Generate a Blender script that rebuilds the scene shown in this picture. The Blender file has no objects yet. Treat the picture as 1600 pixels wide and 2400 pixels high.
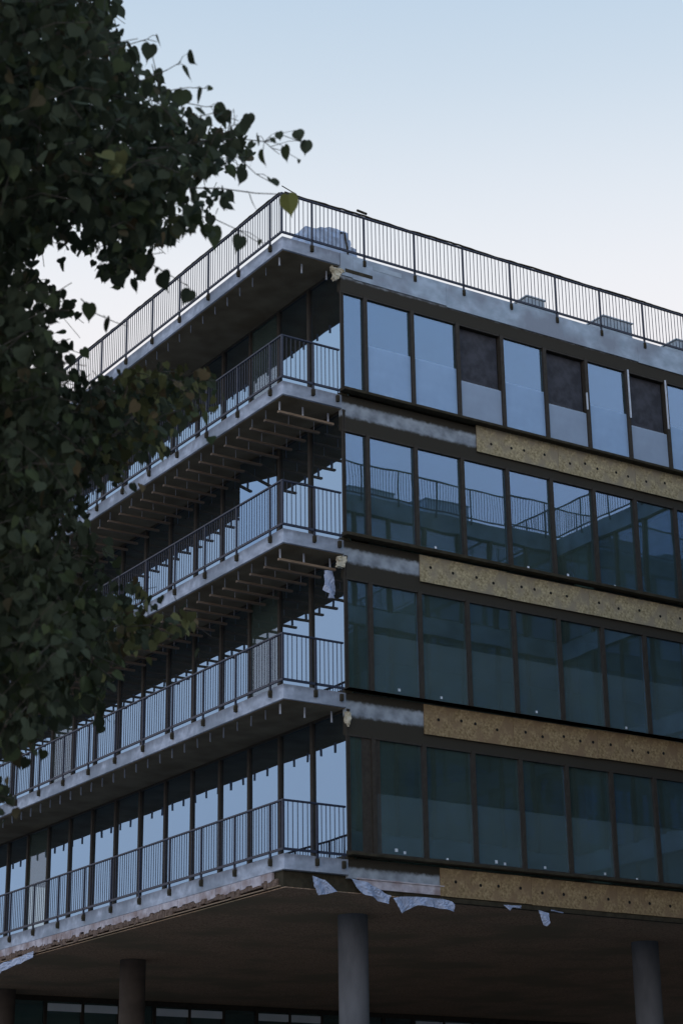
import bpy, math, random
from mathutils import Vector, Matrix
random.seed(7)
SC = bpy.context.scene
COL = SC.collection

# ------------------------------------------------------------------ camera
CAM = Vector((-21.7477, -33.1075, 1.6073))
FW = Vector((0.51464896, 0.78535372, 0.34402904))
RT = Vector((0.83894188, -0.54406544, -0.01301271))
UP = Vector((-0.17695473, -0.29531734, 0.93886883))
cd = bpy.data.cameras.new('camera'); cam = bpy.data.objects.new('camera', cd); COL.objects.link(cam)
m = Matrix.Identity(4)
for i in range(3):
    m[i][0] = RT[i]; m[i][1] = UP[i]; m[i][2] = -FW[i]; m[i][3] = CAM[i]
cam.matrix_world = m
cd.sensor_fit = 'VERTICAL'; cd.sensor_height = 36.0; cd.sensor_width = 24.0
cd.lens = 4501.78 / 2400 * 36.0
cd.clip_start = 0.1; cd.clip_end = 3000
cd.dof.use_dof = True; cd.dof.focus_distance = 46.0; cd.dof.aperture_fstop = 5.6
SC.camera = cam

# ------------------------------------------------------------------ world, light, exposure
W = bpy.data.worlds.new('World'); SC.world = W; W.use_nodes = True
nt = W.node_tree; nt.nodes.clear()
out = nt.nodes.new('ShaderNodeOutputWorld'); bg = nt.nodes.new('ShaderNodeBackground')
sky = nt.nodes.new('ShaderNodeTexSky'); sky.sky_type = 'NISHITA'; sky.sun_disc = False
SUN_EL, SUN_AZ = math.radians(9), math.radians(233)       # azimuth clockwise from +Y: behind the camera, to its left
sky.sun_elevation = SUN_EL; sky.sun_rotation = SUN_AZ
tc = nt.nodes.new('ShaderNodeTexCoord'); sep = nt.nodes.new('ShaderNodeSeparateXYZ')
ramp = nt.nodes.new('ShaderNodeValToRGB')
nt.links.new(tc.outputs['Generated'], sep.inputs[0]); nt.links.new(sep.outputs['Z'], ramp.inputs[0])
cr = ramp.color_ramp; cr.interpolation = 'B_SPLINE'
stops = [(0.0, (.60, .58, .66)), (0.34, (.84, .79, .81)), (0.42, (.89, .86, .865)), (0.475, (.79, .815, .86)),
         (0.54, (.58, .68, .78)), (0.62, (.43, .57, .73)), (1.0, (.24, .42, .78))]
while len(cr.elements) < len(stops): cr.elements.new(0.5)
for e, (p_, c_) in zip(cr.elements, stops): e.position = p_; e.color = (*c_, 1)
# the sky behind and to the left of the camera (where the sun went down) is the brighter half
dot = nt.nodes.new('ShaderNodeVectorMath'); dot.operation = 'DOT_PRODUCT'; dot.inputs[1].default_value = (-0.72, -0.69, 0.0)
nt.links.new(tc.outputs['Generated'], dot.inputs[0])
mr = nt.nodes.new('ShaderNodeValToRGB'); me_ = mr.color_ramp.elements
ma_ = nt.nodes.new('ShaderNodeMath'); ma_.operation = 'MULTIPLY_ADD'; ma_.inputs[1].default_value = .5; ma_.inputs[2].default_value = .5
nt.links.new(dot.outputs['Value'], ma_.inputs[0]); nt.links.new(ma_.outputs[0], mr.inputs[0])
me_[0].position = .36; me_[0].color = (1, 1, 1, 1); me_[1].position = .80; me_[1].color = (.88, 1.06, 1.30, 1)
vm = nt.nodes.new('ShaderNodeVectorMath'); vm.operation = 'MULTIPLY'
nt.links.new(ramp.outputs[0], vm.inputs[0]); nt.links.new(mr.outputs[0], vm.inputs[1])
s2 = nt.nodes.new('ShaderNodeVectorMath'); s2.operation = 'SCALE'; s2.inputs['Scale'].default_value = 0.02
nt.links.new(sky.outputs[0], s2.inputs[0])
ad = nt.nodes.new('ShaderNodeVectorMath'); ad.operation = 'ADD'
nt.links.new(vm.outputs[0], ad.inputs[0]); nt.links.new(s2.outputs[0], ad.inputs[1])
nt.links.new(ad.outputs[0], bg.inputs['Color']); bg.inputs['Strength'].default_value = 1.0
nt.links.new(bg.outputs[0], out.inputs['Surface'])

sd = bpy.data.lights.new('sun', 'SUN'); sd.energy = 0.15; sd.angle = math.radians(25); sd.color = (1.0, .93, .9)
so = bpy.data.objects.new('sun', sd); COL.objects.link(so)
sdir = Vector((math.sin(SUN_AZ) * math.cos(SUN_EL), math.cos(SUN_AZ) * math.cos(SUN_EL), math.sin(SUN_EL)))
so.rotation_euler = sdir.to_track_quat('Z', 'Y').to_euler()
SC.view_settings.view_transform = 'Standard'; SC.view_settings.look = 'None'
SC.view_settings.exposure = 0.0; SC.view_settings.gamma = 1.0
SC.cycles.max_bounces = 10; SC.cycles.transparent_max_bounces = 16; SC.cycles.glossy_bounces = 5

# ------------------------------------------------------------------ helpers
def on_ray(u, v, dist):
    d = FW + RT * ((u - 800) / 4501.78) - UP * ((v - 1200) / 4501.78)
    return CAM + d.normalized() * dist
def to_px(P):
    d = P - CAM; z = d.dot(FW)
    return 800 + 4501.78 * d.dot(RT) / z, 1200 - 4501.78 * d.dot(UP) / z

class MB:
    def __init__(s): s.v = []; s.f = []; s.mi = []
    def box(s, x0, x1, y0, y1, z0, z1, mi=0):
        n = len(s.v)
        s.v += [(x0,y0,z0),(x1,y0,z0),(x1,y1,z0),(x0,y1,z0),(x0,y0,z1),(x1,y0,z1),(x1,y1,z1),(x0,y1,z1)]
        s.f += [tuple(n+i for i in q) for q in ((0,3,2,1),(4,5,6,7),(0,1,5,4),(1,2,6,5),(2,3,7,6),(3,0,4,7))]
        s.mi += [mi]*6; return s
    def tube(s, pts, rad, seg=8, mi=0, cap=True):
        pts = [Vector(p) for p in pts]; rings = []
        for i, p in enumerate(pts):
            t = (pts[min(i+1, len(pts)-1)] - pts[max(i-1, 0)]).normalized()
            a = Vector((0,0,1)) if abs(t.z) < .9 else Vector((1,0,0))
            x = t.cross(a).normalized(); y = t.cross(x)
            r = rad[i] if isinstance(rad, (list, tuple)) else rad
            n = len(s.v); rings.append(n)
            for k in range(seg):
                an = 2*math.pi*k/seg; s.v.append(tuple(p + x*(r*math.cos(an)) + y*(r*math.sin(an))))
        for a, b in zip(rings, rings[1:]):
            for k in range(seg):
                s.f.append((a+k, a+(k+1)%seg, b+(k+1)%seg, b+k)); s.mi.append(mi)
        if cap:
            s.f.append(tuple(rings[0]+k for k in range(seg))[::-1]); s.mi.append(mi)
            s.f.append(tuple(rings[-1]+k for k in range(seg))); s.mi.append(mi)
        return s
    def prism(s, poly, y0, y1, axis='y', mi=0):
        """extrude a polygon given in (a,z) along the third axis"""
        n = len(s.v); k = len(poly)
        for yy in (y0, y1):
            for a, z in poly: s.v.append((a, yy, z) if axis == 'y' else (yy, a, z))
        s.f.append(tuple(range(n, n+k))); s.f.append(tuple(range(n+k, n+2*k))[::-1]); s.mi += [mi]*2
        for i in range(k):
            j = (i+1) % k; s.f.append((n+i, n+k+i, n+k+j, n+j)); s.mi.append(mi)
        return s
    def mesh(s, name, mats):
        me = bpy.data.meshes.new(name); me.from_pydata(s.v, [], s.f)
        for m_ in (mats if isinstance(mats, (list, tuple)) else [mats]): me.materials.append(m_)
        me.polygons.foreach_set('material_index', s.mi); me.update(); return me
    def build(s, name, mats, parent=None, loc=(0,0,0), smooth=False, bevel=0):
        me = s.mesh(name, mats)
        if smooth: me.polygons.foreach_set('use_smooth', [True]*len(me.polygons))
        o = link(name, me, parent, loc)
        if bevel:
            b = o.modifiers.new('bevel', 'BEVEL'); b.width = bevel; b.segments = 2; b.limit_method = 'ANGLE'
        return o
def link(name, me, parent=None, loc=(0,0,0)):
    o = bpy.data.objects.new(name, me); COL.objects.link(o); o.location = loc
    if parent: o.parent = parent
    return o
def tag(o, label=None, cat=None, group=None, kind=None):
    if label: o['label'] = label
    if cat: o['category'] = cat
    if group: o['group'] = group
    if kind: o['kind'] = kind
    return o

# ------------------------------------------------------------------ materials
def mat(name):
    m_ = bpy.data.materials.new(name); m_.use_nodes = True; n = m_.node_tree; n.nodes.clear()
    o = n.nodes.new('ShaderNodeOutputMaterial'); return m_, n, o
def N(n, t, **k):
    x = n.nodes.new(t)
    for a, b in k.items():
        if a.startswith('_'): x.inputs[a[1:].replace('_', ' ')].default_value = b
        else: setattr(x, a, b)
    return x
def noise_mat(name, c1, c2, scale=4, rough=.85, bump=.1, detail=8, stretch=(1,1,1), c3=None, scale3=.7, lo=.35, hi=.65, spec=.3, metal=0, bumpscale=None):
    m_, n, o = mat(name)
    co = N(n, 'ShaderNodeTexCoord'); mp = N(n, 'ShaderNodeMapping'); mp.inputs['Scale'].default_value = stretch
    n.links.new(co.outputs['Object'], mp.inputs[0])
    nz = N(n, 'ShaderNodeTexNoise'); nz.inputs['Scale'].default_value = scale; nz.inputs['Detail'].default_value = detail
    n.links.new(mp.outputs[0], nz.inputs['Vector'])
    rp = N(n, 'ShaderNodeValToRGB'); rp.color_ramp.elements[0].position = lo; rp.color_ramp.elements[1].position = hi
    rp.color_ramp.elements[0].color = (*c1, 1); rp.color_ramp.elements[1].color = (*c2, 1)
    n.links.new(nz.outputs[0], rp.inputs[0]); colr = rp.outputs[0]
    if c3:
        n3 = N(n, 'ShaderNodeTexNoise'); n3.inputs['Scale'].default_value = scale3; n3.inputs['Detail'].default_value = 4
        n.links.new(co.outputs['Object'], n3.inputs['Vector'])
        r3 = N(n, 'ShaderNodeMapRange'); r3.inputs[1].default_value = .45; r3.inputs[2].default_value = .62
        n.links.new(n3.outputs[0], r3.inputs[0])
        mx = N(n, 'ShaderNodeMixRGB'); mx.inputs[2].default_value = (*c3, 1)
        n.links.new(r3.outputs[0], mx.inputs[0]); n.links.new(colr, mx.inputs[1]); colr = mx.outputs[0]
    b = N(n, 'ShaderNodeBsdfPrincipled'); b.inputs['Roughness'].default_value = rough
    b.inputs['Specular IOR Level'].default_value = spec; b.inputs['Metallic'].default_value = metal
    n.links.new(colr, b.inputs['Base Color'])
    if bump:
        nb = N(n, 'ShaderNodeTexNoise'); nb.inputs['Scale'].default_value = bumpscale or scale*4; nb.inputs['Detail'].default_value = 6
        n.links.new(co.outputs['Object'], nb.inputs['Vector'])
        bp = N(n, 'ShaderNodeBump'); bp.inputs['Strength'].default_value = bump; bp.inputs['Distance'].default_value = .02
        n.links.new(nb.outputs[0], bp.inputs['Height']); n.links.new(bp.outputs[0], b.inputs['Normal'])
    n.links.new(b.outputs[0], o.inputs['Surface']); return m_

def glass_mat(name, base, gain, tint, through, wave=.01, dust=(.05,.12), dirt=(.32,.42,.33)):
    """coated window glass: reflects more at a slant, lets a dimmed view of the room through"""
    m_, n, o = mat(name)
    lw = N(n, 'ShaderNodeLayerWeight'); lw.inputs['Blend'].default_value = .5
    ma = N(n, 'ShaderNodeMath', operation='MULTIPLY_ADD'); ma.inputs[1].default_value = gain; ma.inputs[2].default_value = base; ma.use_clamp = True
    n.links.new(lw.outputs['Facing'], ma.inputs[0])
    g = N(n, 'ShaderNodeBsdfGlossy'); g.inputs['Color'].default_value = (*tint, 1); g.inputs['Roughness'].default_value = .012
    t = N(n, 'ShaderNodeBsdfTransparent'); t.inputs['Color'].default_value = (*through, 1)
    co = N(n, 'ShaderNodeTexCoord'); nz = N(n, 'ShaderNodeTexNoise'); nz.inputs['Scale'].default_value = .9; nz.inputs['Detail'].default_value = 1
    oi = N(n, 'ShaderNodeObjectInfo'); av = N(n, 'ShaderNodeVectorMath', operation='ADD')
    sc = N(n, 'ShaderNodeVectorMath', operation='SCALE'); sc.inputs['Scale'].default_value = 1.0
    n.links.new(oi.outputs['Location'], sc.inputs[0])
    n.links.new(co.outputs['Object'], av.inputs[0]); n.links.new(sc.outputs[0], av.inputs[1])
    n.links.new(av.outputs[0], nz.inputs['Vector'])
    bp = N(n, 'ShaderNodeBump'); bp.inputs['Strength'].default_value = 1; bp.inputs['Distance'].default_value = wave
    n.links.new(nz.outputs[0], bp.inputs['Height']); n.links.new(bp.outputs[0], g.inputs['Normal'])
    # thin film of dust
    d = N(n, 'ShaderNodeBsdfDiffuse'); d.inputs['Color'].default_value = (*dirt, 1)
    dn = N(n, 'ShaderNodeTexNoise'); dn.inputs['Scale'].default_value = .9; dn.inputs['Detail'].default_value = 7
    n.links.new(av.outputs[0], dn.inputs['Vector'])
    dr = N(n, 'ShaderNodeMapRange'); dr.inputs[1].default_value = .3; dr.inputs[2].default_value = .75; dr.inputs[3].default_value = dust[0]; dr.inputs[4].default_value = dust[1]
    n.links.new(dn.outputs[0], dr.inputs[0])
    m1 = N(n, 'ShaderNodeMixShader'); n.links.new(ma.outputs[0], m1.inputs[0]); n.links.new(t.outputs[0], m1.inputs[1]); n.links.new(g.outputs[0], m1.inputs[2])
    m2 = N(n, 'ShaderNodeMixShader'); n.links.new(dr.outputs[0], m2.inputs[0]); n.links.new(m1.outputs[0], m2.inputs[1]); n.links.new(d.outputs[0], m2.inputs[2])
    n.links.new(m2.outputs[0], o.inputs['Surface']); return m_

M = {}
def concrete_mat():
    m_ = noise_mat('concrete', (.34,.37,.42), (.56,.60,.67), 3.6, .9, .3, stretch=(1,1,1.6), c3=(.29,.32,.36), scale3=1.1)
    n = m_.node_tree; b = [x for x in n.nodes if x.type == 'BSDF_PRINCIPLED'][0]; src = b.inputs['Base Color'].links[0].from_socket
    co = N(n, 'ShaderNodeTexCoord'); sp = N(n, 'ShaderNodeSeparateXYZ'); n.links.new(co.outputs['Object'], sp.inputs[0])
    mp = N(n, 'ShaderNodeMapping'); mp.inputs['Scale'].default_value = (1.6,1.6,.5); n.links.new(co.outputs['Object'], mp.inputs[0])
    nz = N(n, 'ShaderNodeTexNoise'); nz.inputs['Scale'].default_value = 4; nz.inputs['Detail'].default_value = 9; n.links.new(mp.outputs[0], nz.inputs['Vector'])
    w = N(n, 'ShaderNodeMath', operation='MULTIPLY_ADD'); w.inputs[1].default_value = .34; n.links.new(nz.outputs[0], w.inputs[0]); n.links.new(sp.outputs['Z'], w.inputs[2])
    mr_ = N(n, 'ShaderNodeMapRange', interpolation_type='SMOOTHSTEP'); mr_.inputs[1].default_value = .0; mr_.inputs[2].default_value = .14; mr_.inputs[4].default_value = .6; n.links.new(w.outputs[0], mr_.inputs[0])
    mx = N(n, 'ShaderNodeMixRGB'); mx.inputs[2].default_value = (.19,.20,.23,1); n.links.new(mr_.outputs[0], mx.inputs[0]); n.links.new(src, mx.inputs[1]); n.links.new(mx.outputs[0], b.inputs['Base Color'])
    return m_
M['concrete'] = concrete_mat()
M['concrete_front'] = noise_mat('concrete_front', (.33,.40,.45), (.50,.58,.65), 2.4, .9, .3, stretch=(1,1,1.5), c3=(.30,.33,.37), scale3=.9)
M['wing_concrete'] = noise_mat('wing_concrete', (.13,.16,.16), (.24,.29,.29), 1.4, .9, .2)
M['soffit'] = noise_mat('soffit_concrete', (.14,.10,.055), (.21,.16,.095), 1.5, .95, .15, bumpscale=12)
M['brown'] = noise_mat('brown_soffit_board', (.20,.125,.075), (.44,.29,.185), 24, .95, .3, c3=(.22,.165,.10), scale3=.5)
M['membrane'] = noise_mat('black_membrane', (.034,.027,.014), (.058,.046,.026), 6, .9, .4)
M['frame'] = noise_mat('dark_window_frame', (.036,.028,.019), (.052,.042,.030), 10, .7, 0)
M['steel'] = noise_mat('painted_railing_steel', (.020,.024,.042), (.032,.038,.060), 12, .5, 0, spec=.4)
M['galv_dull'] = noise_mat('dull_galvanised_steel', (.30,.31,.34), (.42,.43,.47), 9, .6, 0)
M['galv'] = noise_mat('galvanised_steel', (.45,.46,.50), (.6,.62,.66), 9, .6, 0)
M['wood'] = noise_mat('batten_wood', (.22,.15,.09), (.34,.24,.16), 6, .85, .1, stretch=(1,12,12))
M['wood_shaded'] = noise_mat('shaded_batten', (.13,.09,.06), (.21,.155,.11), 6, .9, .1, stretch=(1,12,12))  # darker batten wood: shade of the deeper rows put into the colour
M['osb'] = noise_mat('board_osb', (.24,.185,.095), (.60,.49,.29), 20, .9, .3, c3=(.33,.27,.18), scale3=2.2, lo=.3, hi=.7)
M['osb_brown'] = noise_mat('brown_board', (.20,.13,.058), (.46,.33,.17), 20, .9, .3, c3=(.26,.17,.09), scale3=2.2, lo=.3, hi=.7)
M['hole'] = noise_mat('hole_dark', (.01,.009,.008), (.02,.018,.015), 5, 1, 0)
M['foam'] = noise_mat('beige_foam', (.45,.38,.25), (.68,.6,.44), 9, .9, .6)
M['block'] = noise_mat('pale_insulation_block', (.42,.37,.38), (.62,.56,.56), 5, .95, .4, c3=(.34,.26,.24), scale3=2.2)
M['rubble'] = noise_mat('brown_mortar', (.10,.065,.045), (.22,.15,.11), 11, 1, .8)
M['plastic'] = noise_mat('milky_plastic_sheet', (.36,.41,.52), (.44,.49,.61), 4, .4, .3, spec=.5)
M['roofunit'] = noise_mat('grey_roof_unit', (.32,.38,.42), (.44,.50,.54), 4, .7, .05)
M['dark_panel'] = noise_mat('room_tone_grey', (.045,.045,.05), (.075,.075,.085), 5, .9, .1)
def film_mat(name, c, f):
    m_, n, o = mat(name); t = N(n, 'ShaderNodeBsdfTransparent'); d = N(n, 'ShaderNodeBsdfDiffuse'); d.inputs['Color'].default_value = (*c, 1)
    co = N(n, 'ShaderNodeTexCoord'); nz = N(n, 'ShaderNodeTexNoise'); nz.inputs['Scale'].default_value = 1.1; nz.inputs['Detail'].default_value = 5; n.links.new(co.outputs['Object'], nz.inputs['Vector'])
    mr_ = N(n, 'ShaderNodeMapRange'); mr_.inputs[1].default_value = .3; mr_.inputs[2].default_value = .7; mr_.inputs[3].default_value = f*.85; mr_.inputs[4].default_value = f*1.15; n.links.new(nz.outputs[0], mr_.inputs[0])
    mx = N(n, 'ShaderNodeMixShader'); n.links.new(mr_.outputs[0], mx.inputs[0]); n.links.new(t.outputs[0], mx.inputs[1]); n.links.new(d.outputs[0], mx.inputs[2]); n.links.new(mx.outputs[0], o.inputs['Surface']); return m_
M['film_clear'] = film_mat('clear_protective_film', (.56,.76,.98), .42)
M['film_faint'] = film_mat('faint_protective_film', (.28,.40,.42), .08)
M['film_dull'] = film_mat('dull_protective_film', (.50,.60,.72), .55)
M['pane_glint'] = noise_mat('pale_pane_glint', (.66,.74,.78), (.76,.84,.88), .8, .9, 0)  # pale colour standing in for reflections in the ground floor glass
M['interior'] = noise_mat('interior_plaster', (.26,.30,.29), (.42,.46,.44), .8, .95, 0)
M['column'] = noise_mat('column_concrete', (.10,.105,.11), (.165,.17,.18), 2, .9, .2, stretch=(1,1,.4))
M['column_shaded'] = noise_mat('shaded_column', (.06,.048,.038), (.095,.075,.06), 2, .9, .2)  # darker column copy: the weaker light further in is painted into it
M['sticker'] = noise_mat('white_sticker', (.78,.80,.82), (.86,.88,.9), 8, .7, 0)
M['asphalt'] = noise_mat('pale_paving', (.20,.18,.16), (.30,.27,.24), 3, .95, .2)
M['bark'] = noise_mat('bark', (.05,.04,.03), (.11,.09,.07), 6, .95, .8, stretch=(3,3,.6))
M['pole'] = noise_mat('pale_prop', (.6,.64,.68), (.7,.74,.78), 8, .5, 0)
M['glass_side'] = glass_mat('coated_glass', .26, .66, (.44,.67,.96), (.20,.19,.15), .003, (.02,.05), (.40,.34,.22))
M['glass_front'] = glass_mat('clear_tinted_glass', .20, .62, (.37,.53,.86), (.60,.80,.74), .0016, (.07,.13))
M['glass_dull'] = glass_mat('dull_glass', .10, .30, (.6,.72,.9), (.66,.74,.76), .002)

def spandrel_mat(name, zt, zb):
    """rough concrete edge left bare between black bitumen strips whose brushed edges are uneven"""
    m_, n, o = mat(name)
    co = N(n, 'ShaderNodeTexCoord'); sp = N(n, 'ShaderNodeSeparateXYZ'); n.links.new(co.outputs['Object'], sp.inputs[0])
    nz = N(n, 'ShaderNodeTexNoise'); nz.inputs['Scale'].default_value = 7; nz.inputs['Detail'].default_value = 12; nz.inputs['Roughness'].default_value = .72
    n.links.new(co.outputs['Object'], nz.inputs['Vector'])
    wob = N(n, 'ShaderNodeMath', operation='MULTIPLY_ADD'); wob.inputs[1].default_value = .16; n.links.new(nz.outputs[0], wob.inputs[0]); n.links.new(sp.outputs['Z'], wob.inputs[2])
    sub = N(n, 'ShaderNodeMath', operation='SUBTRACT'); sub.inputs[1].default_value = .08; n.links.new(wob.outputs[0], sub.inputs[0])
    a = N(n, 'ShaderNodeMapRange', interpolation_type='SMOOTHSTEP'); a.inputs[1].default_value = zb - .05; a.inputs[2].default_value = zb + .05
    b = N(n, 'ShaderNodeMapRange', interpolation_type='SMOOTHSTEP'); b.inputs[1].default_value = zt - .05; b.inputs[2].default_value = zt + .05; b.inputs[3].default_value = 1; b.inputs[4].default_value = 0
    n.links.new(sub.outputs[0], a.inputs[0]); n.links.new(sub.outputs[0], b.inputs[0])
    mu = N(n, 'ShaderNodeMath', operation='MULTIPLY'); n.links.new(a.outputs[0], mu.inputs[0]); n.links.new(b.outputs[0], mu.inputs[1])
    n2 = N(n, 'ShaderNodeTexNoise'); n2.inputs['Scale'].default_value = 3; n2.inputs['Detail'].default_value = 8; n.links.new(co.outputs['Object'], n2.inputs['Vector'])
    rp = N(n, 'ShaderNodeValToRGB'); rp.color_ramp.elements[0].position = .35; rp.color_ramp.elements[1].position = .65
    rp.color_ramp.elements[0].color = (.20,.22,.24,1); rp.color_ramp.elements[1].color = (.42,.46,.49,1); n.links.new(n2.outputs[0], rp.inputs[0])
    mx = N(n, 'ShaderNodeMixRGB'); mx.inputs[1].default_value = (.036,.029,.017,1); n.links.new(mu.outputs[0], mx.inputs[0]); n.links.new(rp.outputs[0], mx.inputs[2])
    bs = N(n, 'ShaderNodeBsdfPrincipled'); bs.inputs['Roughness'].default_value = .9; n.links.new(mx.outputs[0], bs.inputs['Base Color'])
    bp = N(n, 'ShaderNodeBump'); bp.inputs['Strength'].default_value = .3; bp.inputs['Distance'].default_value = .02; n.links.new(n2.outputs[0], bp.inputs['Height']); n.links.new(bp.outputs[0], bs.inputs['Normal'])
    n.links.new(bs.outputs[0], o.inputs['Surface']); return m_
M['spandrel'] = spandrel_mat('bitumen_and_concrete', -.17, -.48)
M['roof_edge'] = spandrel_mat('roof_edge_concrete', .60, -.62)

# ------------------------------------------------------------------ ground
g = MB(); g.v = [(-900,-900,0),(900,-900,0),(900,900,0),(-900,900,0)]; g.f = [(0,1,2,3)]; g.mi = [0]
tag(g.build('ground', M['asphalt']), kind='structure')

# ------------------------------------------------------------------ main building
D = 1.5555                      # balcony depth
TOP = [8.5, 12.031, 15.466, 18.921, 22.5]
GT = [None, 11.149, 14.622, 18.10, 21.536]      # glass heads on the entrance front, below slab k
GB = [8.656, 12.131, 15.64, 19.088]             # glass feet
XE, YE = 32.0, 24.0             # building extents
BW, B0 = 1.3152, .6723          # bays of the front
LW, L0 = 1.3426, .07            # bays of the balcony side
NL = 17                          # bays built on the balcony side

bld = link('office_building', None)
tag(bld, 'unfinished five storey glass and concrete office building with corner balconies', 'building')

for k, T in enumerate(TOP):
    s = MB()
    s.box(-D, 0, 0, YE, -.32, 0)
    o = s.build('balcony_slab', M['concrete'], bld, (0,0,T), bevel=.012)
    if k:
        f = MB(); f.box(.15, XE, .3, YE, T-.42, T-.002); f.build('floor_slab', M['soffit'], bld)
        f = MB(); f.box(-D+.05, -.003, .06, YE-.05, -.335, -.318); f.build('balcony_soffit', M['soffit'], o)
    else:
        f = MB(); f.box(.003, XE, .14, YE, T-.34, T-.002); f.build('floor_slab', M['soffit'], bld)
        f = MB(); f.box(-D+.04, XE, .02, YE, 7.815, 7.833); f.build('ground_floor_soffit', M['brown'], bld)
# roof edge and spandrels along the entrance front (object origin on the slab top so the material can follow it)
MB().box(.003, XE, 0, .14, -.96, 0).build('roof_edge', M['roof_edge'], bld, (0,0,22.5))
MB().box(.003, .34, -.03, -.003, -.57, 0).box(.34, 3, -.03, -.003, -.60, 0).box(3, 9, -.03, -.003, -.63, 0).box(9, XE, -.03, -.003, -.65, 0).build('roof_fascia', M['concrete_front'], bld, (0,0,22.5), bevel=.01)
for k in range(1, 4):
    MB().box(.003, XE, .02, .14, GT[k]-TOP[k], .03).build('spandrel', M['spandrel'], bld, (0,0,TOP[k]))
s = MB(); s.box(.003, XE, .02, .14, -.38, .03); s.build('spandrel', M['spandrel'], bld, (0,0,8.5))
s = MB(); s.box(.25, 2.4, -.01, .02, 7.93, 8.11); s.box(.2, 2.4, -.03, .02, 8.11, 8.14); s.build('lower_edge_strip', M['block'], bld, bevel=.006)
for k in range(4):
    T = TOP[k]
    s = MB(); s.box(-.05, XE, -.21, .02, T+.07, GB[k]-.03); s.box(-.02, XE, -.04, .06, GB[k]-.03, GB[k]); s.build('window_sill', M['membrane'], bld, bevel=.008)

# windows: one mesh per kind, each window its own object
def window_mesh(w, h, fr=.065, dp=.12, axis='x', tr=None, thick=None):
    b = MB(); th = thick or fr
    def bx(a0, a1, z0, z1, d0=0., d1=dp):
        b.box(a0, a1, d0, d1, z0, z1) if axis == 'x' else b.box(d0, d1, a0, a1, z0, z1)
    bx(-fr, 0, 0, h); bx(w-2*fr+.0, w-fr-.0, 0, h) if thick else None
    bx(0, w-fr, 0, .05); bx(0, w-fr, h-.06, h)
    if tr: bx(0, w-fr, tr-.03, tr+.03)
    return b
def pane_mesh(w, h, axis='x', z0=.05, z1=None, off=.05):
    b = MB(); z1 = z1 or h-.06
    if axis == 'x': b.box(0, w, off, off+.012, z0, z1)
    else: b.box(off, off+.012, 0, w, z0, z1)
    return b
ST = {0: [(1.235,8.80,.07),(1.449,8.765,.06),(2.554,8.72,.055),(3.862,8.775,.07),(4.097,8.75,.055),(5.207,8.76,.055),(6.925,8.76,.055),(7.868,8.71,.055)],
      1: [(1.408,12.29,.06),(2.529,12.265,.055),(5.184,12.28,.055),(7.845,12.235,.055)],
      2: [(2.501,15.75,.055),(5.149,15.73,.055),(6.338,15.745,.055),(7.777,15.705,.05)],
      3: [(1.234,19.21,.07),(1.412,19.215,.06),(2.506,19.17,.05),(5.087,19.195,.06),(7.765,19.225,.055)]}
FR = .10; FILMZ = {0: 9.95, 1: 13.456}
for k in range(4):
    zb, zt = GB[k], GT[k+1]; h = zt-zb
    # narrow first light beside the corner
    fm = MB().box(-.010, .012, 0, .03, 0, h).box(.012, B0-FR/2, 0, .1, 0, .04).box(.012, B0-FR/2, 0, .1, h-.04, h).mesh('window', M['frame'])
    w0 = link('window', fm, bld, (0, 0, zb))
    link('pane', pane_mesh(B0-FR/2-.012, h, 'x', .04, h-.04).mesh('pane', M['glass_front']), w0, (.012, 0, 0))
    fr_m = MB().box(-FR/2, FR/2, -.02, .12, 0, h).box(FR/2, BW-FR/2, 0, .1, 0, .04).box(FR/2, BW-FR/2, 0, .1, h-.04, h).mesh('window', M['frame'])
    fr_s = MB().box(-FR/2, FR/2, -.02, .12, 0, h).box(FR/2, BW-FR/2, 0, .1, 0, .04).box(FR/2, BW-FR/2, 0, .1, h-.04, h).mesh('window', M['frame'])
    pm = pane_mesh(BW-FR, h, 'x', .04, h-.04).mesh('pane', M['glass_front'])
    pl = pane_mesh(BW-FR, h, 'x', .04, 20.11-zb-.02).mesh('pane', M['glass_dull'])
    nb = 23
    for i in range(nb):
        x = B0 + BW*i
        opened = (k == 3 and i in (2, 4, 6, 9, 12))
        w = link('window', fr_s if opened else fr_m, bld, (x, 0, zb))
        p = link('pane', pl if opened else pm, w, (FR/2, 0, 0))
        if not opened: p.rotation_euler = (math.radians(random.uniform(-.12,.12)), 0, math.radians(random.uniform(-.12,.12)))
        if opened: w['label'] = 'window with its upper half unglazed above a dull lower pane'
        if k == 3:
            # pale board standing inside behind the lower part
            bh = (20.07 if opened else 20.34) - zb
            if i < 11: MB().box(FR/2+.004, BW-FR/2-.004, .028, .034, .04, bh).build('protective_film', M['film_dull'] if opened else M['film_clear'], w)
        if k in FILMZ and i < 14: MB().box(FR/2+.004, BW-FR/2-.004, .028, .034, .04, FILMZ[k]-zb).build('protective_film', M['film_faint'], w)
        if opened: MB().box(FR/2+.01, BW-FR/2-.01, .13, .16, bh+.01, h-.05).build('room_tone_panel', M['dark_panel'], w)  # grey panel added so the dark room behind the opening reads lighter
        for (sx, sz, ss) in ST[k]:
            if x < sx < x+BW:
                q = MB().box(sx-x-ss/2, sx-x+ss/2, .040, .045, sz-zb-ss/2, sz-zb+ss/2).box(sx-x-ss/2+.012, sx-x+ss/2-.012, .0385, .040, sz-zb-ss/2+.018, sz-zb-ss/2+.024)
                q.build('sticker', M['sticker'], w)
# pale props standing beside open lights on the top floor
for x, z0, z1 in ((8.60, 20.24, 21.55), (9.85, 20.2, 21.55), (7.197, 20.15, 20.6)):
    MB().box(x-.018, x+.018, -.05, -.022, z0, z1).build('pale_strip', M['pole'], bld)
# thick dark pier behind the first light on the lowest office floor
MB().box(.40, .86, .03, .5, GB[0], GT[1]).build('pier', M['frame'], bld)

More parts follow.
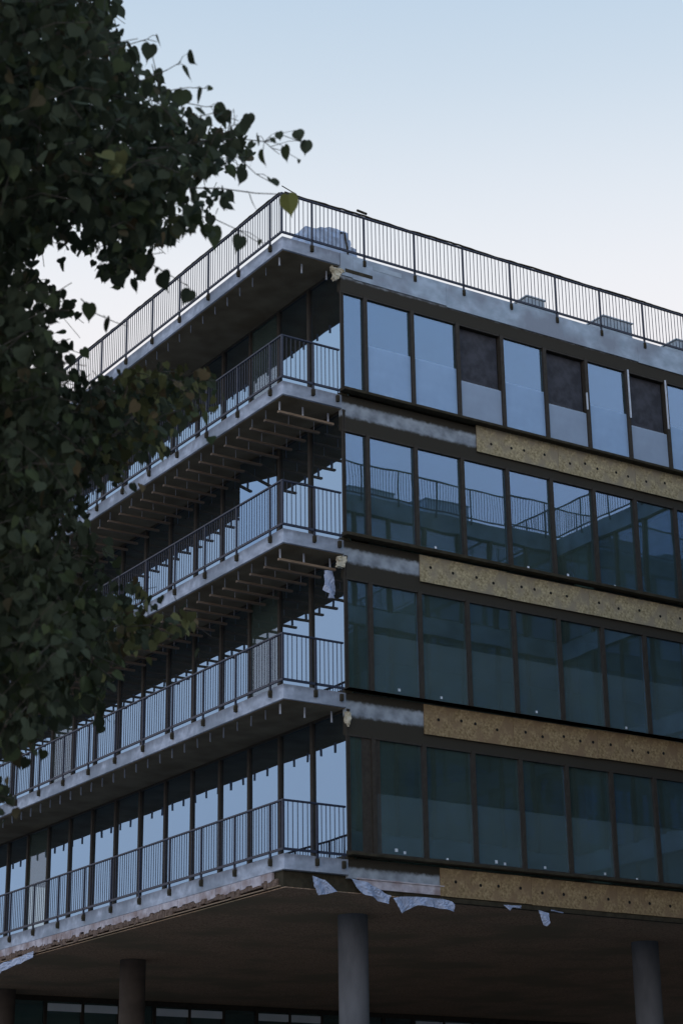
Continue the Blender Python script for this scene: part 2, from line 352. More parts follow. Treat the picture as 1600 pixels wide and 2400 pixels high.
# balcony-side glazing
LF = .095
doors = {(3, 2): 'dull', (2, 2): 'ajar', (1, 2): 'dull', (0, 11): 'dull', (1, 10): 'dull'}
for k in range(4):
    zb = TOP[k]+.06; zt = TOP[k+1]-.335; h = zt-zb
    fm = MB().box(0, .11, -LF/2, LF/2, 0, h).box(.01, .1, LF/2, LW-LF/2, 0, .05).box(.01, .1, LF/2, LW-LF/2, h-.05, h).mesh('window', M['frame'])
    pm = pane_mesh(LW-LF, h, 'y', .05, h-.05).mesh('pane', M['glass_side'])
    pd = pane_mesh(LW-LF, h, 'y', .05, h-.05).mesh('pane', M['glass_dull'])
    MB().box(0, .11, -LF/2, LF/2, 0, .01).v
    nl = NL if k < 2 else 15
    MB().box(-.02, .16, 0, YE, TOP[k], TOP[k]+.06).build('threshold', M['membrane'], bld)
    cw = LW+L0-LF/2-.015
    w = link('window', MB().box(.01, .1, .012, cw, 0, .05).box(.01, .1, .012, cw, h-.05, h).box(.02, .09, .012, .026, .0502, h-.0502).mesh('window', M['frame']), bld, (0, 0, zb))
    link('pane', pane_mesh(cw-.012, h, 'y', .05, h-.05).mesh('pane', M['glass_side']), w, (0, .012, 0))
    for i in range(1, nl):
        y = L0 + LW*i
        w = link('window', fm, bld, (0, y, zb)); st = doors.get((k, i))
        if st == 'open':
            w['label'] = 'balcony door standing open'
            p = link('pane', pd, w, (0, LF/2, 0)); p.location = (.02, LF/2, 0); p.rotation_euler = (0, 0, math.radians(-88)); continue
        p = link('pane', pd if st == 'dull' else pm, w, (0, LF/2, 0))
        p.rotation_euler = (0, math.radians(random.uniform(-.15,.15)), math.radians(random.uniform(-.12,.12)))
        if st == 'ajar': p.data = pm; p.location = (-.06, LF/2, 0); p.rotation_euler = (0, 0, math.radians(13)); w['label'] = 'balcony door left ajar'
        if st == 'ajar2': p.data = pd; p.location = (-.01, LW-LF/2, 0); p.rotation_euler = (0, 0, math.radians(140)); w['label'] = 'balcony door left ajar'

# interior: core walls and round columns behind the glass
for k in range(4):
    z0, z1 = TOP[k], TOP[k+1]-.42
    MB().box(5.5, 26, 6.5, 19, z0, z1).build('core_wall', M['interior'], bld)
    for cx in (1.6, 9.0, 17.5):
        MB().tube([(0,0,z0), (0,0,z1)], .26, 20).build('inner_column', M['interior'], bld, (cx, 2.6, 0))

# balcony hangers and battens
def hangers(k, battens, y0=.38, step=.595):
    T = TOP[k]-.335; n = int((YE-1-y0)/step)
    hm = MB().box(-.02, .02, -.003, .003, -.235, 0).box(-.02, .02, -.02, .02, -.24, -.235).mesh('ceiling_hanger', M['galv'])
    rod = MB().box(-.005, .005, -.005, .005, -.235, 0).mesh('ceiling_hanger', M['galv_dull'])
    flat = MB().box(-.028, .028, -.0015, .0015, -.235, 0).mesh('ceiling_hanger', M['galv_dull'])
    row = link('hanger_grid', None, bld, (0, 0, T))
    for j in range(n):
        y = y0+step*j
        for q, x in enumerate((-1.40, -.80, -.13)):
            if (q and j > 0 and (not battens or j > 13)) or j > 34: continue
            o = link('ceiling_hanger', hm if j == 0 else (flat if q == 0 else rod), row, (x, y, 0)); o.rotation_euler = (random.uniform(-.03,.03), random.uniform(-.03,.03), .59+random.uniform(-.1,.1) if (q == 0 and j) else 0)
            o.scale = (1, 1, random.uniform(.85, 1))
    if battens:
        for j in range(n):
            y = y0+step*j; dz = random.uniform(-.008,.008)
            MB().box(-D+.07+random.uniform(0,.03), -.02, -.035, .035, -.285, -.235).build('batten', M['wood' if j == 0 else 'wood_shaded'], bld, (0, y-.04, T+dz))
for k, b in ((4, 0), (3, 1), (2, 1), (1, 0)): hangers(k, b)

# masonry band hanging under the lowest balcony edge
y = .45; rnd = random.Random(3)
while y < 20:
    L = rnd.choice((.3,.42,.5,.62,.85)); zb = [8.0+rnd.uniform(-.035,.045) for _ in range(4)]
    top = 8.172
    y1 = y+L-.012
    poly = [(y, top), (y1, top), (y1, zb[3]), (y+L*.78, zb[3]+.01), (y+L*.7, zb[2]), (y+L*.45, zb[2]-.01), (y+L*.4, zb[1]), (y+L*.15, zb[1]+.012), (y+.01, zb[0])]
    MB().prism(poly, -D-.008, -D+.05, 'x').build('insulation_block', M['block'], bld)
    y += L
rb = MB(); y = .3
while y < 20:
    L = rnd.uniform(.1,.35); rb.box(-D+.0, -D+.09, y, y+L*.97, 7.88+rnd.uniform(-.03,.05), 8.04+rnd.uniform(-.03,.02)); y += L
rb.build('mortar_line', M['rubble'], bld, bevel=.015)
MB().box(-D+.01, -D+.05, .2, 21, 7.86, 7.885).build('edge_trim', M['wood'], bld)
MB().box(-D+.06, .3, .12, .6, 7.834, 8.178).build('dark_edge_fill', M['membrane'], bld)  # solid dark fill put in for the shade of the hollow
MB().box(.301, 2.4, .03, .12, 7.834, 7.95).build('dark_edge_fill', M['membrane'], bld)
MB().box(2.3, XE, -.012, .13, 7.80, 7.90).build('dark_edge_fill', M['membrane'], bld)

# yellowish boards screwed over the spandrels
import bmesh
def boards(k, x0, zt, zb, holes):
    x = x0; j = 0; T = TOP[k]; rr = random.Random(k+20)
    while x < XE-1:
        L = 2.44; dz = rr.uniform(-.012,.012); b = MB(); yo = rr.uniform(-.006, .0)
        b.box(0, L-.006, -.022+yo, .0+yo, zb-T+dz, zt-T+dz)
        hx = .33+rr.uniform(-.05,.1)
        while hx < L-.1:
            hz = -.30+rr.uniform(-.05,.05)+ (zt-T)*.2
            seg = 10; n = len(b.v); r = .036
            pts = [(hx+r*math.cos(2*math.pi*q/seg), hz+r*math.sin(2*math.pi*q/seg)) for q in range(seg)]
            b.prism(pts, -.026+yo, -.018+yo, 'y', 1); hx += rr.choice((.48,.62,.66,.38,.6))
        o = b.build('plywood_panel', [M['osb' if k > 1 else 'osb_brown'], M['hole']], bld, (x, -.005, T)); x += L; j += 1
boards(3, 3.74, 18.985, 18.32, 1); boards(2, 2.0, 15.465, 14.84, 1); boards(1, 2.0, 12.05, 11.385, 1); boards(0, 2.3, 8.50, 7.905, 1)

# beige foam lumps where balcony meets the front
def lump(poly, seed, cx, cz):
    r_ = random.Random(seed); b = bmesh.new()
    f = b.faces.new([b.verts.new((x, -.03, z)) for x, z in poly]); ex = bmesh.ops.extrude_face_region(b, geom=[f])
    for v in ex['geom']:
        if isinstance(v, bmesh.types.BMVert): v.co.y = .08
    bmesh.ops.triangulate(b, faces=b.faces[:])
    for _ in range(2): bmesh.ops.subdivide_edges(b, edges=b.edges[:], cuts=1); bmesh.ops.triangulate(b, faces=b.faces[:])
    for v in b.verts: v.co += Vector((r_.uniform(-.012,.012), r_.uniform(-.02,.012), r_.uniform(-.012,.012)))
    bmesh.ops.recalc_face_normals(b, faces=b.faces[:])
    me = bpy.data.meshes.new('foam_lump'); b.to_mesh(me); b.free(); me.materials.append(M['foam'])
    return link('foam_lump', me, bld, (cx, -.012, cz))
lump([(-.17,.17),(-.12,.13),(.14,.16),(.20,.10),(.10,.05),(.02,-.12),(-.07,-.17),(-.12,-.10),(-.09,.02),(-.13,.08)], 1, -.08, 21.92)
lump([(-.10,.12),(.13,.14),(.12,.04),(.06,-.11),(-.12,-.12),(-.08,.0)], 2, -.08, 14.94)
lump([(-.04,.16),(.06,.14),(.05,-.10),(0,-.17),(-.05,-.04)], 3, .03, 11.46)
MB().box(.12, .88, -.036, -.031, -.47, -.38).build('fascia_patch', M['membrane'], bld, (0,0,22.5))
MB().box(.9, 1.7, -.036, -.031, -.22, -.10).build('fascia_patch', M['roofunit'], bld, (0,0,22.5))

# railings
PL, PL0, PR, PR0 = 1.442, .478, 1.4314, -.777
def railing(T, ymax, xmax, parent, name='railing', full=True):
    r = link(name, None, parent, (0,0,T))
    e = .035; x0 = -D-e; y0 = -e
    bal = MB(); 
    # handrail, bottom rail
    rr = random.Random(int(T*10))
    MB().box(x0-.025, x0+.025, y0-.025, ymax, 1.055, 1.095).box(x0+.026, xmax, y0-.025, y0+.025, 1.055, 1.095).build('handrail', M['steel'], r, bevel=.006)
    MB().box(x0-.02, x0+.02, y0-.02, ymax, .055, .105).box(x0+.021, xmax, y0-.02, y0+.02, .055, .105).build('bottom_rail', M['steel'], r)
    pm = MB().box(-.02, .02, -.02, .02, -.15, 1.054).mesh('post', M['steel'])
    bm_l = MB().box(-.03, .034, -.035, .035, -.20, -.055).box(-.045, -.03, -.02, .02, -.16, -.09).mesh('bracket', M['membrane'])
    bm_r = MB().box(-.035, .035, -.03, .034, -.20, -.055).box(-.02, .02, -.045, -.03, -.16, -.09).mesh('bracket', M['membrane'])
    link('post', MB().box(-.022, .022, -.022, .022, .106, 1.054).mesh('post', M['steel']), r, (x0, y0, 0))
    ys = []; y = PL0
    while y < ymax: ys.append(y); y += PL
    for y in ys:
        p = link('post', pm, r, (x0, y, 0)); p.data = pm
        link('bracket', bm_l, p, (.0, 0, 0))
    xs = []; x = PR0
    while x < xmax-.2: xs.append(x); x += PR
    if xmax < 0.1: xs.append(-.13)
    for x in xs:
        p = link('post', pm if x != -.13 else MB().box(-.008,.008,-.008,.008,.0,1.05).mesh('post', M['steel']), r, (x, y0, 0))
        link('bracket', bm_r, p, (0, 0, 0))
    def run(a, b, fix, ax):
        n = max(1, round((b-a)/.1105)); st = (b-a)/n
        for j in range(1, n):
            q = a+st*j+rr.uniform(-.004,.004)
            if ax == 'y': bal.box(x0-.0065, x0+.0065, q-.0065, q+.0065, .104, 1.056)
            else: bal.box(q-.0065, q+.0065, y0-.0065, y0+.0065, .104, 1.056)
    prev = y0
    for y in ys+[ymax]: run(prev, y, x0, 'y'); prev = y
    prev = x0
    for x in xs+([xmax] if xmax > .1 else []): run(prev, x, y0, 'x'); prev = x
    bal.build('balusters', M['steel'], r)
    return r
for k in range(4): railing(TOP[k], 23.5, -.08, bld)
railing(TOP[4], 23.5, 31, bld)

# ground floor: round columns under the overhang and a glazed wall far back
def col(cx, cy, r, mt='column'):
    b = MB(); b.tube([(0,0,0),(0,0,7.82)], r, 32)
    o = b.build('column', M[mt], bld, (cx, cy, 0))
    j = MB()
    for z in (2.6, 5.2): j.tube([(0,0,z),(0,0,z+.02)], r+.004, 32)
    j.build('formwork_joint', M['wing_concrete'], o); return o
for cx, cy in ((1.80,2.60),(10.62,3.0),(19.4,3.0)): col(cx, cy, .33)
for cx, cy in ((1.10,11.76),(.9,19.4)): col(cx, cy, .33, 'column_shaded')
gw = MB()
gx = -1.0
while gx < XE:
    b = MB().box(-.05, .05, 0, .12, 0, 7.81).box(.05, 1.15, .02, .1, 7.66, 7.81).box(.05, 1.15, .02, .1, 3.4, 3.5).box(.05, 1.15, .02, .1, 6.9, 6.96)
    w = b.build('ground_window', M['frame'], bld, (gx, 20.25, 0))
    MB().box(.05, 1.15, .05, .062, 0.02, 7.66).build('pane', M['glass_front'], w)
    if round((gx+1)/1.2) in (3, 4, 6, 7, 9, 10, 14, 15, 16): MB().box(.06, 1.14, -.02, .015, 7.38, 7.6).build('glint_panel', M['pane_glint'], w)  # pale panels added to imitate bright reflections at the window heads
    gx += 1.2
MB().box(-1, XE, 22.6, 22.8, 0, 7.8).build('rear_wall', M['interior'], bld)

# ------------------------------------------------------------------ things on the roof
def unit(x0, x1, y0, y1, z1, step, label):
    t = link('roof_unit', None, None, (x0, y0, 22.5)); tag(t, label, 'roof unit', 'boxy units on the roof')
    w, d = x1-x0, y1-y0; h = z1-22.5
    MB().box(0, w, 0, d, 0, h).build('casing', M['roofunit'], t, bevel=.015)
    MB().box(-.03, w+.03, -.03, d+.03, h, h+.04).build('lid', M['roofunit'], t, bevel=.008)
    if step: MB().box(w+.005, w+step, .05, d-.05, 0, h-.13).build('side_box', M['roofunit'], t, bevel=.01)
    lv = MB()
    for q in range(5): lv.box(.12, w-.12, -.018, -.002, h*.3+q*.09, h*.3+q*.09+.03)
    lv.build('louvre', M['membrane'], t)
unit(6.72, 7.30, 1.5, 2.9, 23.77, .5, 'grey roof unit with a lower side box behind the railing, nearest the wrapped stack')
unit(9.28, 10.27, 1.5, 2.9, 23.86, 0, 'grey boxy roof unit behind the railing, second along the roof edge')
unit(11.85, 12.9, 1.5, 2.9, 23.80, 0, 'grey boxy roof unit behind the railing at the right edge of the photo')
# wrapped stack
import bmesh
bm = bmesh.new(); bmesh.ops.create_cube(bm, size=1); bmesh.ops.subdivide_edges(bm, edges=bm.edges[:], cuts=12, use_grid_fill=True)
r_ = random.Random(11)
for v in bm.verts:
    x, y, z = v.co.x*1.5+.04, v.co.y*1.1, (v.co.z+.5)
    hh = 1.48 + .12*(v.co.x+.5) + .05*math.sin(7*v.co.x+1)
    if v.co.z > .3 and v.co.x < -.38: x += .08
    if v.co.z > .3 and v.co.x > .40: x -= .16; hh -= .14
    x *= 1+.05*math.sin(9*z+4*v.co.y); y *= 1+.05*math.sin(8*z+5*v.co.x)
    v.co = Vector((x + r_.uniform(-.018,.018), y + r_.uniform(-.018,.018), z*hh + r_.uniform(-.015,.015)))
me = bpy.data.meshes.new('sheet_cover'); bm.to_mesh(me); bm.free(); me.materials.append(M['plastic'])
ws = link('wrapped_stack', None, None, (.72, 2.1, 22.5)); tag(ws, 'stack of material wrapped in pale blue plastic on the roof corner', 'wrapped stack')
M['film'] = noise_mat('blue_grey_film', (.32,.40,.52), (.44,.53,.66), 4, .4, .4, spec=.5); me.materials[0] = M['film']
link('sheet_cover', me, ws)
MB().tube([(.28,-.60,1.50),(.42,-.60,1.52),(.50,-.6,1.0),(.54,-.6,.05)], .022, 6).build('strap', M['membrane'], ws)

# hose lying along the roof handrail
def hose(pts, label):
    o = MB().tube(pts, .024, 8).build('hose', M['membrane'], smooth=True); return tag(o, label, 'hose', 'dark hoses on the roof handrail')
rr = random.Random(5); P = []
x = -1.5; z = 23.64
while x < 29:
    ph = (x-PR0)/PR
    P.append((x, -.035+rr.uniform(-.008,.008), 22.5+1.112+.022*abs(math.sin(math.pi*ph*.5+.4))+rr.uniform(-.004,.006))); x += .12
hose(P, 'wavy dark hose laid along the right hand roof handrail')
P = []; y = .05
while y < 22:
    ph = (y-PL0)/PL
    P.append((-D-.035+rr.uniform(-.008,.008), y, 22.5+1.110+.020*abs(math.sin(math.pi*ph*.5+1))+rr.uniform(-.004,.006))); y += .12
hose(P, 'dark hose laid along the left hand roof handrail above the balconies')
tag(MB().tube([(-1.62,-.1,23.72),(-1.2,-.06,23.64)], .012, 6).tube([(.45,-.08,23.70),(.75,-.02,23.72)], .03, 6).build('loose_cable', M['membrane'], smooth=True), 'short loose dark cable ends sticking up over the roof corner rail', 'cable')

# ------------------------------------------------------------------ torn plastic sheets
def sheet(name, poly, y, label, axis='y', amp=.05, group='torn plastic sheets hanging off the building', cat='plastic sheet'):
    """irregular hanging film: triangulated fine, waved out of its plane, with thickness"""
    bm = bmesh.new()
    vs = [bm.verts.new((a, 0, z)) for a, z in poly]; f = bm.faces.new(vs)
    bmesh.ops.triangulate(bm, faces=[f])
    for _ in range(3): bmesh.ops.subdivide_edges(bm, edges=bm.edges[:], cuts=1, use_grid_fill=False); bmesh.ops.triangulate(bm, faces=bm.faces[:])
    zt = max(p_[1] for p_ in poly); rs_ = random.Random(len(poly)*7)
    for v in bm.verts:
        d = zt-v.co.z
        off = amp*(math.sin(v.co.x*9+1)+.6*math.sin(v.co.x*21+v.co.z*13))*(d*2.2+.25)
        v.co.y = off + rs_.uniform(-.012,.012); v.co.x += rs_.uniform(-.006,.006)
    if axis == 'x':
        for v in bm.verts: v.co = Vector((v.co.y, v.co.x, v.co.z))
    me = bpy.data.meshes.new(name); bm.to_mesh(me); bm.free(); me.materials.append(M['plastic'])
    o = link(name, me, None, (0, y, 0) if axis == 'y' else (y, 0, 0))
    so_ = o.modifiers.new('solid', 'SOLIDIFY'); so_.thickness = .004
    return tag(o, label, cat, group)
sheet('plastic_sheet', [(-.93,8.08),(-.60,8.02),(-.42,7.86),(-.36,7.80),(-.53,7.75),(-.76,7.71),(-.88,7.88)], -.06, 'milky plastic scrap hanging under the lowest balcony left of the column')
sheet('plastic_sheet', [(.03,8.1),(.40,8.05),(.70,7.94),(.99,7.82),(.92,7.64),(.63,7.73),(.33,7.79),(.18,7.9)], -.07, 'milky plastic strip sagging diagonally from the corner above the round column')
sheet('plastic_sheet', [(1.04,7.77),(1.25,7.82),(1.49,7.84),(1.9,7.85),(2.33,7.85),(2.53,7.81),(2.60,7.74),(2.58,7.60),(2.2,7.66),(1.66,7.67),(1.22,7.47)], -.07, 'largest milky plastic sheet, bow shaped, hanging right of the round column')
sheet('plastic_sheet', [(3.92,7.84),(4.41,7.86),(4.39,7.80),(4.19,7.81),(4.09,7.73)], -.06, 'small triangular plastic scrap under the lowest yellow board')
sheet('plastic_sheet', [(4.9,7.80),(5.17,7.75),(5.16,7.53),(5.10,7.46),(5.04,7.5),(4.98,7.62)], -.06, 'narrow plastic flap hanging straight down under the lowest yellow board')
sheet('plastic_sheet', [(5.21,7.825),(5.57,7.80),(5.57,7.775),(5.21,7.80)], -.06, 'thin horizontal plastic sliver beside the hanging flap')
sheet('plastic_sheet', [(-.35,14.78),(-.14,14.80),(-.10,14.5),(-.05,14.30),(-.13,14.22),(-.14,14.15),(-.29,14.15),(-.28,14.24),(-.40,14.33),(-.33,14.5)], .25, 'hourglass shaped plastic rag hanging from the third balcony corner')
sheet('plastic_sheet', [(11.85,7.90),(11.9,7.74),(13.95,7.58),(16,7.5),(16,7.68),(14,7.80),(13,7.83)], -1.62, 'long pale plastic sheet folded under the lowest balcony at the left edge', 'x', .04)

# ------------------------------------------------------------------ the courtyard wings across from the front (seen in its glass)
def wing(x0, x1, y0, y1, face, label, group):
    t = link('courtyard_wing', None); tag(t, label, 'building', group)
    slabs = MB(); gl = MB(); fr_ = MB(); wl = MB()
    for k, T in enumerate(TOP):
        slabs.box(x0, x1, y0, y1, T-.55 if k else T-.7, T)
    slabs.build('floor_slabs', M['wing_concrete'], t)
    for k in range(5):
        z0 = TOP[k-1] if k else 0; z1 = TOP[k]-.55
        if face == 'y':
            wl.box(x0+.4, x1-.4, y0+.4, y1-.5, z0, z1); a0, a1 = x0, x1
            gl.box(x0+.1, x1-.1, y1-.14, y1-.12, z0+.1, z1)
        else:
            wl.box(x0+.5, x1-.4, y0+.4, y1-.1, z0, z1); a0, a1 = y0, y1
            gl.box(x0+.12, x0+.14, y0+.1, y1-.1, z0+.1, z1)
        a = a0+.05
        while a < a1-.1:
            if face == 'y': fr_.box(a, a+.09, y1-.16, y1-.04, z0+.01, z1)
            else: fr_.box(x0+.04, x0+.16, a, a+.09, z0+.01, z1)
            a += 1.32
    wl.build('inner_walls', M['interior'], t); gl.build('glazing', M['glass_dull'], t); fr_.build('mullions', M['frame'], t)
    return t
wa = wing(5.0, 34, -26, -13, 'y', 'dark glazed courtyard wing facing the entrance front, outside the frame on the right', 'courtyard wings')
wb = wing(17.0, 34, -12.99, -.3, 'x', 'dark glazed wing closing the courtyard beyond the right edge', 'courtyard wings')
def straight_rail(t, p0, p1, T):
    r = link('railing', None, t, (0,0,T)); a = Vector(p0); b = Vector(p1); L = (b-a).length; n = round(L/.1105); ax = 'x' if abs(b.x-a.x) > abs(b.y-a.y) else 'y'
    s = MB(); c = MB(); 
    lo = (min(a.x,b.x), min(a.y,b.y)); hi = (max(a.x,b.x), max(a.y,b.y))
    s.box(lo[0]-.025, hi[0]+.025, lo[1]-.025, hi[1]+.025, 1.05, 1.09); s.box(lo[0]-.02, hi[0]+.02, lo[1]-.02, hi[1]+.02, .06, .1)
    for j in range(n+1):
        q = a+(b-a)*(j/n); w = .02 if j % 13 == 0 else .0065
        (c if w < .01 else s).box(q.x-w, q.x+w, q.y-w, q.y+w, .1 if w<.01 else -.15, 1.05)
    s.build('rail_frame', M['steel'], r); c.build('balusters', M['steel'], r)
straight_rail(wa, (4.96,-12.96), (18.5,-12.96), 22.5)
straight_rail(wa, (4.96,-25.9), (4.96,-13.0), 22.5)
straight_rail(wb, (16.96,-16), (16.96,-.35), 22.5)
unit(9.6, 11.4, -15.6, -14.2, 23.3, .6, 'low grey roof unit on the courtyard wing, mirrored in the front glass')
unit(12.6, 14.4, -15.6, -14.2, 23.5, 0, 'taller grey roof unit on the courtyard wing, mirrored in the front glass')
unit(6.6, 8.6, -15.4, -14.0, 23.55, 0, 'wide grey roof unit at the end of the courtyard wing')

# ------------------------------------------------------------------ tree in the left foreground
POLY = [(-1500,-500),(230,-500),(262,-80),(285,10),(268,60),(300,95),(325,150),(385,190),(420,225),(455,262),(520,262),(560,300),(600,330),(600,380),(555,420),(500,412),(480,440),(545,470),(530,520),(470,560),(425,545),(400,575),(350,600),(345,660),(290,650),(250,690),(225,655),(215,600),(165,620),(140,585),(75,585),(95,640),(140,690),(205,715),(195,760),(170,748),(105,765),(130,800),(170,830),(190,880),(215,905),(330,850),(420,870),(520,880),(550,925),(510,980),(440,985),(450,1010),(390,1040),(385,1090),(320,1080),(300,1130),(250,1170),(200,1180),(215,1260),(280,1340),(335,1370),(375,1410),(475,1440),(440,1490),(350,1530),(290,1560),(255,1640),(235,1720),(200,1680),(100,1720),(70,1800),(30,1790),(0,1740),(-60,1790),(20,1850),(55,1880),(10,1900),(-20,1960),(-500,2050),(-1500,1900)]
def inside(u, v):
    c = False; j = len(POLY)-1
    for i in range(len(POLY)):
        (a, b), (x, y) = POLY[i], POLY[j]
        if (b > v) != (y > v) and u < (x-a)*(v-b)/(y-b)+a: c = not c
        j = i
    return c
def edge_dist(u, v):
    best = 1e9
    for i in range(len(POLY)):
        (a, b), (x, y) = POLY[i-1], POLY[i]
        dx, dy = x-a, y-b; t = max(0, min(1, ((u-a)*dx+(v-b)*dy)/(dx*dx+dy*dy)))
        best = min(best, math.hypot(u-a-t*dx, v-b-t*dy))
    return best
def leaf_mat():
    m_, n, o = mat('leaf')
    at_ = N(n, 'ShaderNodeVertexColor'); at_.layer_name = 'tint'
    b = N(n, 'ShaderNodeBsdfPrincipled'); b.inputs['Roughness'].default_value = .8; b.inputs['Specular IOR Level'].default_value = .05
    tr = N(n, 'ShaderNodeBsdfTranslucent'); mx = N(n, 'ShaderNodeMixShader'); mx.inputs[0].default_value = .18
    n.links.new(at_.outputs[0], b.inputs['Base Color']); n.links.new(at_.outputs[0], tr.inputs['Color'])
    n.links.new(b.outputs[0], mx.inputs[1]); n.links.new(tr.outputs[0], mx.inputs[2]); n.links.new(mx.outputs[0], o.inputs['Surface']); return m_
# heart-shaped blade with drawn-out tip, in (side, along, lift); stalk end at the origin, tip at along = 1
HALF = [(0,.0,0),(.17,-.10,.03),(.36,-.04,.06),(.48,.16,.08),(.47,.38,.07),(.34,.60,.05),(.16,.78,.02),(.05,.90,0)]
LV = []; LF_ = []; LC = []
rl = random.Random(21)
def leaf(P, size, tip=None, tint=None, face=None):
    # hanging blade: tip points mostly down, the face turned any way round
    a = rl.uniform(0, 2*math.pi)
    t = tip or Vector((.55*math.cos(a), .55*math.sin(a), -1+rl.uniform(-.25,.6))).normalized()
    q = Vector((rl.gauss(0,1), rl.gauss(0,1), rl.gauss(0,.5)))
    if face: q = face
    s = t.cross(q).normalized(); n_ = s.cross(t).normalized(); n0 = len(LV)
    curl = rl.uniform(-.3,.45); fold = rl.uniform(-.4,2.6); wd = rl.uniform(.8,1.1)
    mid = [(0,.0),(0,.2),(0,.45),(0,.7),(0,1.08)]
    def pt(a_, b_, c_): 
        p = P + s*(a_*size*wd) + t*(b_*size) + n_*((c_*fold + curl*b_*b_)*size); return tuple(p)
    for a_, b_ in mid: LV.append(pt(0, b_, 0))
    R_ = [len(LV)+i for i in range(7)]
    for a_, b_, c_ in HALF[1:]: LV.append(pt(a_, b_, c_))
    L_ = [len(LV)+i for i in range(7)]
    for a_, b_, c_ in HALF[1:]: LV.append(pt(-a_, b_, c_))
    m0, m1, m2, m3, m4 = range(n0, n0+5)
    for S, flip in ((R_, 0), (L_, 1)):
        fs = [(m0,S[0],S[1],m1),(m1,S[1],S[2]),(m1,S[2],S[3],m2),(m2,S[3],S[4],m3),(m3,S[4],S[5]),(m3,S[5],S[6],m4)]
        for f in fs: LF_.append(tuple(f[::-1]) if flip else f)
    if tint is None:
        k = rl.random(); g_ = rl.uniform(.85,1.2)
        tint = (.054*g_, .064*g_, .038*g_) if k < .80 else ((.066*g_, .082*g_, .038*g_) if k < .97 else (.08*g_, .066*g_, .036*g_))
    LC.append((tint, len(LV)-n0))
TW = MB()
ccl = 0
tries = 0
# leafy sprays: twigs of 9-16 leaves spread through the crown's depth
while ccl < 4600 and tries < 60000:
    tries += 1
    if rl.random() < .60: u, v = rl.uniform(-250, 580), rl.uniform(-200, 1950)
    else: u, v = rl.uniform(-1450, -200), rl.uniform(-450, 1950)
    if not inside(u, v): continue
    ed = edge_dist(u, v)
    dist = 8.3 + 4.2*rl.random()
    if v > 780 and u > 150: dist = 9.5 + 2.5*rl.random()
    dens = min(1.0, .16 + ed/150)
    if u < -200: dens *= .8
    if rl.random() > dens: continue
    base = on_ray(u, v, dist)
    dr = Vector((rl.uniform(-1,1), rl.uniform(-1,1), rl.uniform(-.6,.5))).normalized(); L = rl.uniform(.18,.36)
    pts = [base - dr*L*.5, base + Vector((0,0,.02)), base + dr*L*.5 - Vector((0,0,.03))]
    nl_ = rl.randint(8, 13); sz = rl.uniform(.044,.074)
    warm = (v > 820 and u > 230 and rl.random() < .55) or rl.random() < .04
    kept = 0
    for j in range(nl_):
        t_ = j/(nl_-1); c = pts[0].lerp(pts[2], t_) + Vector((rl.gauss(0,.05), rl.gauss(0,.05), rl.gauss(0,.05)))
        uu, vv = to_px(c + Vector((0,0,-.04)))
        if not inside(uu, vv) and rl.random() > .07: continue
        kept += 1
        tint = None
        if warm and rl.random() < .6:
            g_ = rl.uniform(.7,1.5); tint = (.105*g_, .105*g_, .042*g_) if rl.random() < .75 else (.12*g_, .088*g_, .045*g_)
        leaf(c, sz*rl.uniform(.8,1.25), tint=tint)
    if kept > nl_*.6: TW.tube([tuple(p) for p in pts], .0022, 4, cap=False)
    ccl += 1
# sprays that reach out past the crown against the sky
TP = []
def twig(pts, dist, r0=.004):
    w3 = [on_ray(u, v, dist + .05*i) for i, (u, v) in enumerate(pts)]
    for a_, b_ in zip(w3, w3[1:]): TP.extend(a_.lerp(b_, q/6) for q in range(7))
    TW.tube([tuple(on_ray(u, v, dist + .05*i)) for i, (u, v) in enumerate(pts)], [r0*(1-.6*i/len(pts)) for i in range(len(pts))], 5, cap=False)
big = on_ray(675,456,8.95)
def spray(leaves, dist):
    for (u, v, s) in leaves:
        P = on_ray(u, v, dist) ; leaf(P + Vector((0,0,s/450*.45)), s/450.*1.0, tip=Vector((rl.uniform(-.25,.35), rl.uniform(-.3,.2), -1)).normalized() if rl.random() < .8 else None)
        B_ = P + Vector((0,0,s/450*.45)); q = min(TP, key=lambda t: (t-B_).length)
        if (q-B_).length < .32: TW.tube([tuple(q), tuple(q.lerp(B_, .5)+Vector((0,0,.012))), tuple(B_)], [.0022,.0016,.0012], 4, cap=False)
twig([(300,350),(400,345),(480,330),(560,325),(620,332),(665,318),(712,335)], 9.0)
twig([(620,332),(640,350),(655,362)], 9.1, .0025)
twig([(380,440),(430,440),(520,442),(600,453),(650,455),(672,462)], 9.0)
twig([(520,330),(560,370),(600,408),(640,430)], 9.05, .003)
twig([(430,500),(500,512),(560,540),(600,565),(620,570)], 9.1, .003)
twig([(250,120),(300,105),(345,92),(368,98)], 9.0, .003)
twig([(330,190),(390,165),(425,145)], 9.0, .003)
twig([(380,215),(440,205),(500,208)], 9.0, .0025); twig([(430,240),(480,250),(520,250)], 9.0, .0025)
twig([(520,320),(545,295),(556,270)], 9.0, .002); twig([(500,310),(560,290),(580,282)], 9.0, .002)
twig([(340,610),(390,640),(440,670)], 9.0, .003); twig([(190,700),(225,735),(270,755),(300,765)], 9.0, .003)
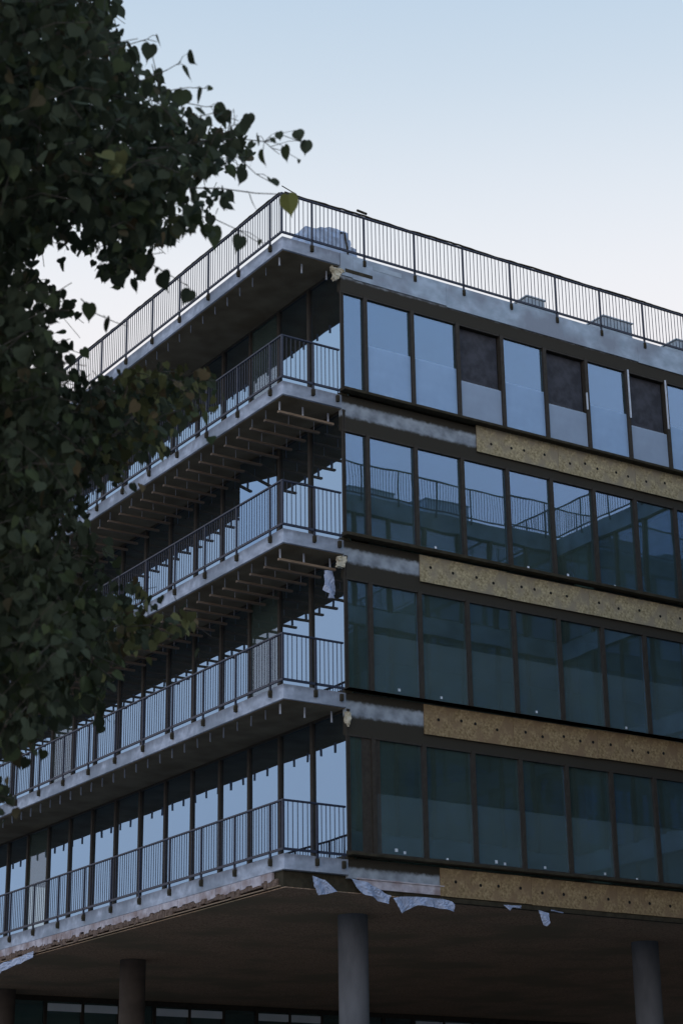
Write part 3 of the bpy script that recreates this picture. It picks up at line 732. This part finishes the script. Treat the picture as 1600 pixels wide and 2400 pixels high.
spray([(370,95,26),(439,139,30),(439,175,36),(474,225,36),(510,252,13),(495,208,12),(583,278,26),(566,305,32),(352,122,40),(653,320,24),(696,316,26),(718,344,34),(666,360,36),(617,367,36),(571,412,36),(635,434,32),(587,480,48),(520,468,50),(564,572,40),(500,552,50),(610,568,14),(446,697,38),(378,658,42),(334,622,50),(250,765,38),(209,730,40),(400,556,48),(449,505,50),(428,230,44),(500,280,48),(541,383,38),(604,330,28),(556,340,36),(528,352,34),(590,385,20),(700,378,10),(535,268,10),(548,262,10),(470,300,46),(450,360,44),(500,350,40),(480,400,44),(552,360,30),(640,330,16)], 9.0)
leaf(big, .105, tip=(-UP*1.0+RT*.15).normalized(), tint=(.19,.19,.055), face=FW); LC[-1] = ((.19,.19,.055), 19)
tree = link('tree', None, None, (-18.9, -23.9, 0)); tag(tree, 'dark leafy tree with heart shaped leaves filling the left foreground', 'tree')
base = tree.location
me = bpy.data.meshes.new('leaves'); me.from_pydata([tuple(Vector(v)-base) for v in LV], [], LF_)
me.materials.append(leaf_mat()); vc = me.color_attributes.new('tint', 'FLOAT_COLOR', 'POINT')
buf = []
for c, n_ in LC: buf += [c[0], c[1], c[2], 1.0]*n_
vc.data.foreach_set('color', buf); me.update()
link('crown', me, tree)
TW.v = [tuple(Vector(v)-base) for v in TW.v]; TW.build('twigs', M['bark'], tree)
tk = MB(); tk.tube([(0,0,-.1),(.02,0,.5),(.08,.05,2.5),(.0,.1,5),(.1,.0,7.5),(.0,.1,10)], [.26,.20,.17,.14,.09,.03], 14); tk.build('trunk', M['bark'], tree, smooth=True)
ends = [(60,250,5.2,9.8),(120,1300,3.0,10.2),(60,1000,3.4,9.6),(330,960,3.2,10.6),(150,60,5.4,9.2),(250,1450,2.8,10.6)]
for (u, v, z0, dd) in ends:
    e = on_ray(u, v, dd)-base; a = Vector((.04,.05,z0)); mid = a.lerp(e, .5)+Vector((0,0,.25))
    MB().tube([tuple(a), tuple(a.lerp(mid,.5)+Vector((0,0,.06))), tuple(mid), tuple(mid.lerp(e,.6)+Vector((0,0,.04))), tuple(e)], [.055,.042,.03,.016,.006], 8).build('branch', M['bark'], tree, smooth=True)
print('leaves', len(LC), 'sprays', ccl)
